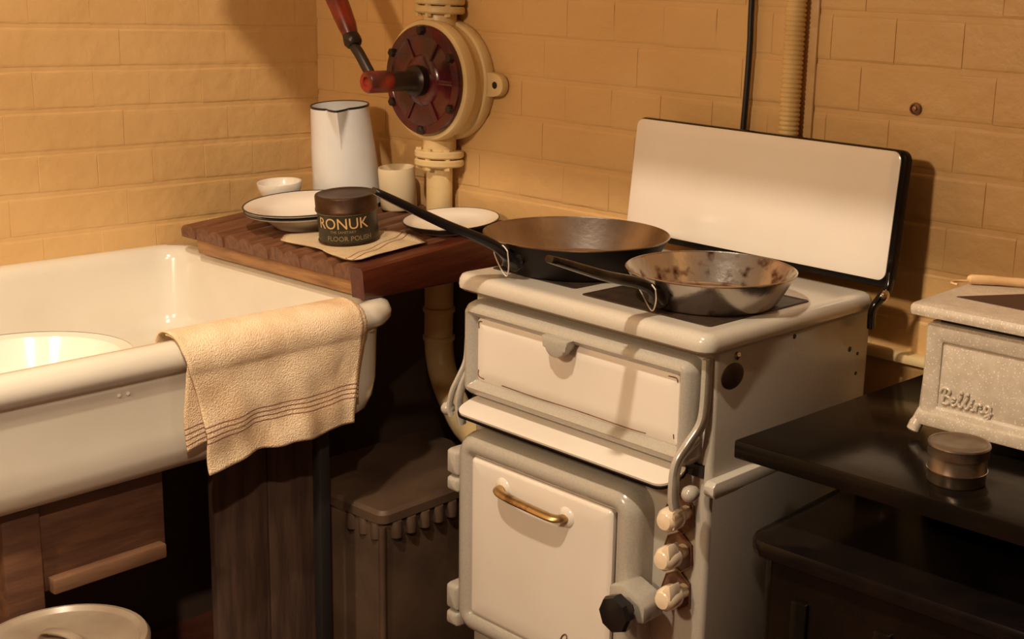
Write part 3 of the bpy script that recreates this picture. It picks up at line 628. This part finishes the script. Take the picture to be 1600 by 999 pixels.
b_ = mesh_obj('hinge_screw', lathe([(0.001, 0), (0.009, 0), (0.009, 0.004), (0.005, 0.007), (0.001, 0.0075)], 16), m_rivet, hk); b_.rotation_euler = (0, math.pi/2, 0); b_.location = (0.019, -0.004, -0.004)

# ------------------------------------------------------------------ frying pans
def pan(name, label, s, off, R, Rb, Hh, m_in, m_out, tip, m_h, zb=0.9528, hw=0.021):
    c, sn = math.cos(TH), math.sin(TH)
    t = thing(name, label, 'frying pan', (1.397+s*c-off*sn, -0.443+s*sn+off*c, zb), (0, 0, TH), 'frying pans on the hob')
    mesh_obj('inside', lathe([(0.01, 0.0025), (Rb-0.006, 0.0025), (Rb-0.001, 0.006), (R-0.0025, Hh-0.001), (R-0.001, Hh)], 72, cap1=False), m_in, t)
    mesh_obj('outside', lathe([(0.01, 0.0), (Rb-0.004, 0.0), (Rb, 0.004), (R, Hh-0.001), (R-0.001, Hh)], 72, cap1=False), m_out, t)
    mesh_obj('rim', lathe([(R-0.0028, Hh-0.001), (R-0.0015, Hh+0.0006), (R+0.0004, Hh-0.0004), (R, Hh-0.002)], 72, cap0=False, cap1=False), m_in if m_out == m_sooty else m_out, t)
    rx, ry, rz = 0.0, -(Rb+(R-Rb)*0.62)-0.002, Hh*0.62
    tx, ty_, tz = tip[0]-s, tip[1]-off, tip[2]-zb
    root = Vector((rx, ry, rz)); tp = Vector((tx, ty_, tz)); mid = root.lerp(tp, 0.18)+Vector((0, 0, 0.004))
    path = spl([root+Vector((0, 0.002, -0.012)), root+Vector((0, -0.010, 0.002)), mid, root.lerp(tp, 0.5), root.lerp(tp, 0.85), tp], 5)
    n = len(path); sc = []
    for i in range(n):
        f = i/(n-1); a = 2.0-1.4*min(1, f/0.22) if f < 0.22 else 0.75+0.25*min(1, (f-0.22)/0.3)
        if f < 0.22: a = 1.7-(1.7-0.75)*(f/0.22)
        if f > 0.96: a *= 0.7
        sc.append((a, 1.0))
    h = mesh_obj('handle', sweep(path, rsec(hw, 0.015, 0.006, 3), scale=[(a_, 0.62+0.38*min(1, max(0, (1-i_/(n-1))/0.5))) for i_, (a_, b_2) in enumerate(sc)]), m_h, t)
    lp = [(0.021*math.cos(2*math.pi*i/20), -(0), 0.014*math.sin(2*math.pi*i/20)) for i in range(20)]
    pls = mesh_obj('rivet_plate', lathe_y([(0.020, 0.0), (0.019, 0.003), (0.012, 0.0045), (0.001, 0.0045)], 24, c=(0, ry+0.004, rz-0.004)), m_h, t)
    for q in (-0.009, 0.009):
        mesh_obj('rivet', lathe_y([(0.0045, 0.003), (0.004, 0.0065), (0.001, 0.008)], 12, c=(q, ry+0.004, rz-0.006)), m_rivet, pls)
    # wire tie round the handle root, running to the hob
    a = root.lerp(tp, 0.10); b = a+Vector((0, 0, 0.012))
    loopw = [(0.0135, a.y, a.z+0.001), (0.004, a.y-0.002, a.z+0.0085), (-0.0135, a.y-0.002, a.z+0.001), (-0.012, a.y+0.004, 0.024), (-0.002, a.y+0.012, 0.0035), (0.010, a.y+0.006, 0.020), (0.0135, a.y, a.z+0.001)]
    mesh_obj('wire_tie', sweep(spl(loopw, 6), circ(0.0010, 6)), m_wire, t, label='thin pale wire loop tied round the handle')
    return t, h
pan('frying_pan', 'rust-spotted bare steel frying pan on the front right hotplate', -0.122, 0.155, 0.122, 0.097, 0.047, m_rust, m_rusto, (-0.126, -0.160, 1.052), m_handle2)
pan('frying_pan', 'larger frying pan with sooty black outside and long black handle at back left', -0.402, 0.168, 0.145, 0.116, 0.053, m_steel, m_sooty, (-0.450, -0.178, 1.095), m_handle, hw=0.025)

# ------------------------------------------------------------------ black table, chest under it, tin and small grill
tbl = thing('black_side_table', 'black lacquered side table with a lower chest, carrying the small grill', 'table', (1.438, -0.426, 0.0), (0, 0, 0.0))
otl = [(0.0, -0.004), (0.90, -0.010), (0.90, 0.470), (0.034, 0.470)]
mesh_obj('table_top', prism(otl, XY, 0.795, 0.820, 0.003), m_blackwood, tbl)
for (a0, a1, b0, b1) in ((0.845, 0.885, 0.02, 0.06), (0.845, 0.885, 0.42, 0.46), (0.10, 0.14, 0.40, 0.44)):
    box('leg', (a0, a1, b0, b1, 0.70 if a0 < 0.5 else 0.0, 0.796), m_blackwood, tbl)
box('apron', (0.10, 0.86, 0.445, 0.465, 0.73, 0.796), m_blackwood, tbl)
mesh_obj('chest_top', rrprof((0.028, 0.82, -0.014, 0.451), 0.035, [(0.01, 0.676), (0.002, 0.678), (0, 0.684), (0, 0.692), (0.003, 0.698), (0.010, 0.700), (0.03, 0.700)], XY, True, True, 8), m_black, tbl)
cb = mesh_obj('chest_body', rrprof((0.044, 0.805, 0.002, 0.446), 0.03, [(0, 0.02), (0, 0.677)], XY, True, True, 8), m_blackwood, tbl)
for k in range(6): box('front_rib', (0.10+k*0.12, 0.125+k*0.12, -0.0045, 0.004, 0.06, 0.63), m_blackwood, cb, bev=0.003)
for lx in (0.09, 0.75):
    for ly in (0.046, 0.396): box('foot', (lx, lx+0.03, ly, ly+0.03, 0.0, 0.021), m_blackwood, cb, bev=0.002)
t = thing('round_tin', 'small round dull metal tin with flat lid on the black table', 'tin', (1.715, -0.358, 0.8205))
mesh_obj('body', lathe([(0.01, 0.0), (0.0345, 0.0), (0.0355, 0.002), (0.0355, 0.014), (0.0362, 0.015), (0.0362, 0.0165), (0.0355, 0.0175), (0.0355, 0.042), (0.01, 0.042)], 48), m_dtin, t)
mesh_obj('lid', lathe([(0.0357, 0.034), (0.0372, 0.034), (0.0372, 0.0445), (0.0380, 0.0460), (0.0375, 0.0480), (0.0345, 0.0485), (0.032, 0.0465), (0.01, 0.0465)], 48, cap0=False), m_dtin, t)
mesh_obj('wire_ring', lathe([(0.0355, 0.0145), (0.0368, 0.0150), (0.0368, 0.0162), (0.0355, 0.0168)], 48, cap0=False, cap1=False), m_rivet, t)

gr = thing('table_grill', 'small speckled grey enamel table grill with raised script on its front', 'table grill', (1.600, -0.241, 0.8205))
GW, GD = 0.30, 0.21
# body leans in towards the top: four sided shell
loops = []
for zz, ins in ((0.024, 0.0), (0.028, -0.001), (0.150, 0.0), (0.156, 0.002)):
    k = -0.004 + 0.0*(zz)
    loops.append([(x, y, zz) for x, y in rr(0.006*(1-zz/0.16)*-1+ins+0.004, GW-ins, ins, GD-ins, 0.006, 3)])
bdy = mesh_obj('body', loft(NB(), loops), m_toast, gr)
fr = mesh_obj('front_frame', rrprof((0.004, GW-0.004, 0.022, 0.156), 0.005, [(0, 0.002), (0, -0.003), (0.002, -0.005), (0.020, -0.005), (0.023, -0.003), (0.024, 0.0005)], XZ, False, False, 3), m_toast, gr)
mesh_obj('front_sill', prism([(0.000, 0.018), (GW, 0.018), (GW, 0.036), (0.000, 0.036)], XZ, 0.004, -0.010, 0.003), m_toast, gr)
tp_ = mesh_obj('top_plate', rrprof((-0.020, GW+0.02, -0.016, GD), 0.010, [(0.006, 0.164), (0.001, 0.165), (0, 0.169), (0.0, 0.174), (0.003, 0.1785), (0.010, 0.180), (0.022, 0.1802)], XY, True, True, 4), m_toast, gr)
box('top_neck', (0.016, GW-0.012, 0.010, GD-0.01, 0.150, 0.166), m_iron, gr, bev=0)
opn = prism([(0.012, 0.058), (0.070, 0.145), (0.25, 0.165), (0.285, 0.12), (0.285, 0.050), (0.16, 0.052)], XY, 0.1800, 0.1812, 0.0)
mesh_obj('cooking_well', opn, m_toastin, tp_, label='dark brown cooking well')
for k in range(2):
    sx = 0.002 if k == 0 else GW-0.002
    for yy in (-0.004, GD-0.03):
        s_ = -1 if k == 0 else 1
        mesh_obj('foot', sweep(spl([(sx-s_*0.008, yy+0.010, 0.050), (sx-s_*0.004, yy+0.006, 0.034), (sx+s_*0.001, yy+0.0, 0.018), (sx+s_*0.004, yy-0.003, 0.0065)], 4), circ(0.0085, 12, 0.0085), scale=[0.75]*4+[0.95]*4+[1.1]*4+[0.8]), m_toast, gr)
SC = 0.0104
def script(strokes, ox, oz, dep, m, parent):
    bm = NB()
    for q in strokes:
        sweep(spl([(ox+a*SC, dep, oz+b*SC*0.95) for a, b in q], 4), circ(0.0022, 8), bm)
    return mesh_obj('lettering', bm, m, parent)
B = [[(0.35, 0.0), (0.55, 1.0), (0.7, 1.9)], [(0.0, 1.5), (0.35, 2.0), (1.0, 2.05), (1.3, 1.7), (1.0, 1.15), (0.6, 1.05), (1.2, 1.0), (1.45, 0.5), (1.0, 0.0), (0.35, 0.05)],
     [(1.5, 0.4), (2.0, 0.65), (1.95, 1.0), (1.65, 0.85), (1.65, 0.2), (1.95, 0.0), (2.3, 0.3)],
     [(2.3, 0.3), (2.85, 1.4), (2.85, 2.0), (2.6, 1.6), (2.6, 0.3), (2.85, 0.0), (3.15, 0.3)], [(3.15, 0.3), (3.7, 1.4), (3.7, 2.0), (3.45, 1.6), (3.45, 0.3), (3.7, 0.0), (4.0, 0.3)],
     [(4.0, 0.3), (4.3, 1.0), (4.3, 0.2), (4.55, 0.0), (4.75, 0.4)], [(4.4, 1.35), (4.45, 1.5)],
     [(4.75, 0.4), (4.95, 1.0), (4.95, 0.0)], [(4.95, 0.6), (5.3, 1.0), (5.55, 0.8), (5.55, 0.15), (5.85, 0.05), (6.0, 0.3)],
     [(6.75, 0.85), (6.35, 1.0), (6.1, 0.5), (6.35, 0.1), (6.7, 0.4), (6.8, 0.95), (6.75, -0.4), (6.4, -0.8), (6.2, -0.5), (7.1, 0.2)]]
script(B, 0.030, 0.052, -0.0018, m_toast, bdy)
bcr = mesh_obj('terminal', lathe([(0.001, -0.006), (0.008, -0.006), (0.008, 0.008), (0.004, 0.012)], 12), m_porc, gr); bcr.rotation_euler = (0, -math.pi/2, 0); bcr.location = (-0.004, 0.05, 0.105)
sp_ = thing('wooden_spoon', 'pale wooden spoon handle lying across the back of the small grill', 'spoon', (1.586, -0.095, 1.0013))
mesh_obj('handle', sweep([(0, 0, 0.007), (0.004, 0, 0.007), (0.03, 0.018, 0.007), (0.034, 0.0205, 0.007), (0.14, 0.075, 0.007), (0.20, 0.095, 0.008)], circ(0.0068, 12), scale=[0.6, 1, 1, 0.9, 0.95, 0.9]), m_stick, sp_)
mesh_obj('bowl', lathe([(0.002, 0.002), (0.020, 0.004), (0.026, 0.010), (0.024, 0.011), (0.002, 0.007)], 20, c=(0.218, 0.101, 0.0)), m_stick, sp_)
tag(tube('wire_loop', [(1.640, -0.06, 1.0030), (1.600, -0.075, 1.0030), (1.573, -0.095, 1.0030), (1.571, -0.115, 1.0030), (1.583, -0.120, 1.0030)], 0.0018, m_stick), 'thin pale cord curling beside the spoon on the small grill', 'cord')

# ------------------------------------------------------------------ below the sink
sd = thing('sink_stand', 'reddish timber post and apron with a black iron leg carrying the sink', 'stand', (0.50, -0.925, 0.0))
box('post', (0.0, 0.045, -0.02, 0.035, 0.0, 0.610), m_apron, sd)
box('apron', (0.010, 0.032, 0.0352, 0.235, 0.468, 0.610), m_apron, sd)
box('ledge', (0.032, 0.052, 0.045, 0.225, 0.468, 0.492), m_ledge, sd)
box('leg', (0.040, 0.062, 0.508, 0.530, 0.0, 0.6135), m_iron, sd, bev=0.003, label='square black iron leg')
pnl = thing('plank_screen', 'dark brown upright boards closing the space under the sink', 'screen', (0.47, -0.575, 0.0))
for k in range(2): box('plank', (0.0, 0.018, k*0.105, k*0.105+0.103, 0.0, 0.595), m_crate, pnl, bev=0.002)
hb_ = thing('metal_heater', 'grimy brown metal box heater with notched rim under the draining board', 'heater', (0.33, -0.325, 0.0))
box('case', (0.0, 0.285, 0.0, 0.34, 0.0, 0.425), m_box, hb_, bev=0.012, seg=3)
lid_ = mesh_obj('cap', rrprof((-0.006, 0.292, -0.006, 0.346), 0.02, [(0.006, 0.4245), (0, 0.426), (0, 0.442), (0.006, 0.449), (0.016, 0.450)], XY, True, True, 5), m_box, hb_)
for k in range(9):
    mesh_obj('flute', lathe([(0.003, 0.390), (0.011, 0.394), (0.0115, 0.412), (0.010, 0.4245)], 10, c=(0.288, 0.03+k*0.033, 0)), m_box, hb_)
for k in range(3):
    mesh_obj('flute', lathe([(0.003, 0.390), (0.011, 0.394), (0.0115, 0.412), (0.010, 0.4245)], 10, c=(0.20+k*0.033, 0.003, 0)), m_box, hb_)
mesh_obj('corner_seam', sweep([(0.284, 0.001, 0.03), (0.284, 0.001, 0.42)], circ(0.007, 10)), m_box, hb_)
pl_ = thing('lidded_pail', 'grey enamel pail with a flat lid on the floor under the sink', 'pail', (0.690, -0.942, 0.0))
mesh_obj('body', lathe([(0.07, 0), (0.085, 0.002), (0.105, 0.45), (0.105, 0.458)], 40), m_pail, pl_)
ll = mesh_obj('lid', lathe([(0.107, 0.446), (0.113, 0.447), (0.114, 0.464), (0.110, 0.470), (0.104, 0.471), (0.098, 0.465), (0.05, 0.467), (0.01, 0.467)], 48, cap0=False), m_pail, pl_)
mesh_obj('lid_handle', sweep(spl([(-0.03, -0.01, 0.466), (-0.026, -0.009, 0.478), (0.0, 0, 0.483), (0.026, 0.009, 0.478), (0.03, 0.01, 0.466)], 5), rsec(0.014, 0.004, 0.0015)), m_pail, ll)
